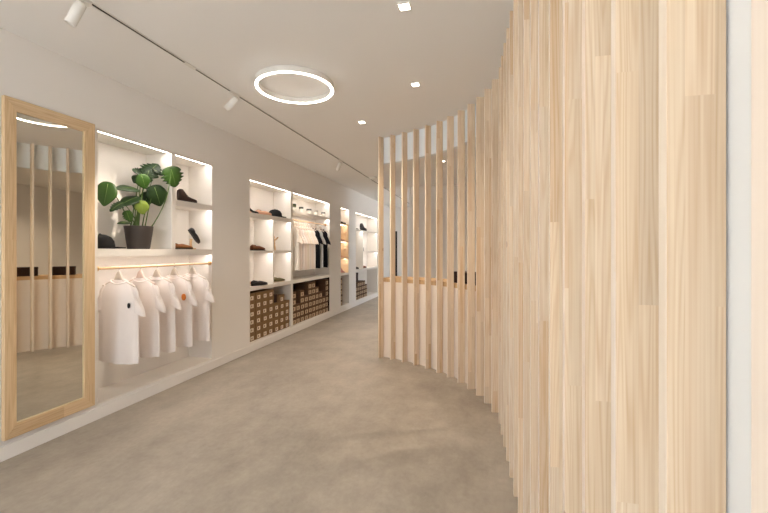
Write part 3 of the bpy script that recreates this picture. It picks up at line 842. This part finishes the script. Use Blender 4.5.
# middle cells
shoe('loafer', (-2.955, 4.455, 1.294), R(84), M['brown'], M['dark'], 'brown loafer at the front of the left middle cell', 'brown loafers in the wide niche', L=0.26)
shoe('loafer', (-3.085, 4.335, 1.294), R(82), M['brown'], M['dark'], 'brown loafer at the back of the left middle cell', 'brown loafers in the wide niche', L=0.26)
fg = thing('wooden_figure', 'small jointed blond wooden figure standing in the right middle cell', 'figurine', (-2.97, 5.03, 1.294))
m = MB(); m.ball((0, 0, 0.190), (0.021, 0.021, 0.025)); m.build('head', M['blondwood'], fg)
m = MB(); m.ring_loft([[(hx*math.cos(2*PI*i/14), hy_*math.sin(2*PI*i/14), z) for i in range(14)] for hx, hy_, z in ((.022, .027, .085), (.026, .032, .098), (.019, .024, .118), (.026, .038, .150), (.014, .022, .163), (.009, .009, .172))]); m.build('torso', M['blondwood'], fg)
for pts in ([(0, -.03, .154), (.012, -.055, .125), (.03, -.045, .092)], [(0, .03, .154), (.010, .062, .168), (.025, .085, .192)]):
    MB().tube(pts, [0.014, 0.011, 0.010], 10).build('arm', M['blondwood'], fg)
for pts in ([(0, -.013, .086), (.008, -.028, .045), (0, -.032, .003)], [(0, .013, .086), (.006, .030, .045), (.002, .042, .003)]):
    MB().tube(pts, [0.017, 0.014, 0.012], 10).build('leg', M['blondwood'], fg)
# lower cells
shoe('loafer', (-2.95, 4.46, 0.826), R(72), M['black'], M['dark'], 'black loafer at the front of the left lower cell', L=0.25)
ht = shoe('boot', (-3.05, 4.33, 0.826), R(80), M['peach'], M['sole'], 'peach ankle boot behind the black shoe, left lower cell', L=0.24)
shoe('loafer', (-2.955, 5.00, 0.826), R(84), M['olive'], M['sole'], 'olive loafer at the front of the right lower cell', 'olive loafers in the wide niche', L=0.26)
shoe('loafer', (-3.06, 4.90, 0.826), R(82), M['olive'], M['sole'], 'olive loafer at the back of the right lower cell', 'olive loafers in the wide niche', L=0.26)
# jars along the narrow shelf
for i, (px, k, lm, nm) in enumerate(((293.6, 1.0, 'greenlid', 'tall white jar with a dark green lid beside the divider'), (301.2, .9, 'greylid', 'small white jar with a dark lid, second from the divider'),
                                     (309.0, 1.1, 'greylid', 'wide white jar with a dark lid, middle of the five'), (316.0, .9, 'steel', 'small white jar with a grey lid, fourth from the divider'),
                                     (324.4, .95, 'greylid', 'small white jar with a dark lid, last of the five'))):
    p = at(px, 215, -2.965)
    t = thing('jar', nm, 'jar', (-2.965, min(6.82, max(p.y, 5.50)), 1.921), 0, 'jars on the narrow top shelf')
    m = MB(); m.lathe([(0.001, 0), (0.038*k, 0), (0.042*k, 0.01), (0.042*k, 0.062), (0.036*k, 0.070), (0.001, 0.070)], n=20); m.build('body', M['jar'], t)
    m = MB(); m.lathe([(0.001, 0.0705), (0.041*k, 0.0705), (0.042*k, 0.098 if i else 0.115), (0.036*k, 0.102 if i else 0.122), (0.001, 0.102 if i else 0.122)], n=20); m.build('lid', M[lm], t)
# niche 3
shoe('flat', (-2.925, 7.60, 1.858), R(80), M['black'], M['dark'], 'black flat shoe on the top of the narrow niche', L=0.23)
shoe('flat', (-2.96, 7.63, 1.494), R(80), M['pink'], M['sole'], 'pink flat shoe on the upper plywood shelf', L=0.23)
shoe('flat', (-2.96, 7.63, 1.136), R(80), M['peach'], M['sole'], 'peach flat shoe on the lower plywood shelf', L=0.23)
shoe('boot', (-2.95, 7.62, 0.799), R(80), M['pink'], M['sole'], 'pink ankle boot at the foot of the plywood shelves', L=0.21)
# niche 4
shoe('boot', (-2.96, 9.13, 1.786), R(80), M['black'], M['dark'], 'black ankle boot on the top shelf of the far niche', L=0.28)
shoe('flat', (-2.95, 8.55, 1.786), R(80), M['black'], M['dark'], 'black flat shoe at the left end of the far top shelf', L=0.22)
shoe('loafer', (-2.95, 8.58, 0.841), R(84), M['black'], M['dark'], 'black loafer at the left end of the far lower shelf', L=0.24)
shoe('loafer', (-2.95, 9.12, 0.841), R(80), M['brown'], M['dark'], 'brown loafer beside the divider in the far niche', L=0.26)
t = thing('jar', 'dark lidded jar beside the divider in the far niche, mid shelf', 'jar', (-2.95, 9.17, 1.266))
m = MB(); m.lathe([(0.001, 0), (0.05, 0), (0.055, 0.02), (0.05, 0.10), (0.001, 0.10)], n=18); m.build('body', M['greylid'], t)
m = MB(); m.lathe([(0.001, 0.1005), (0.036, 0.1005), (0.036, 0.16), (0.001, 0.16)], n=18); m.build('lid', M['card_light'], t)

# ------------------------------------------------------------------ render look
SC.view_settings.view_transform = 'Standard'; SC.view_settings.look = 'None'
SC.view_settings.gamma = 1.0; SC.view_settings.exposure = 0.80; SC.view_settings.use_curve_mapping = False
SC.cycles.use_denoising = True
SC.cycles.max_bounces = 10; SC.cycles.diffuse_bounces = 6; SC.cycles.sample_clamp_indirect = 8.0
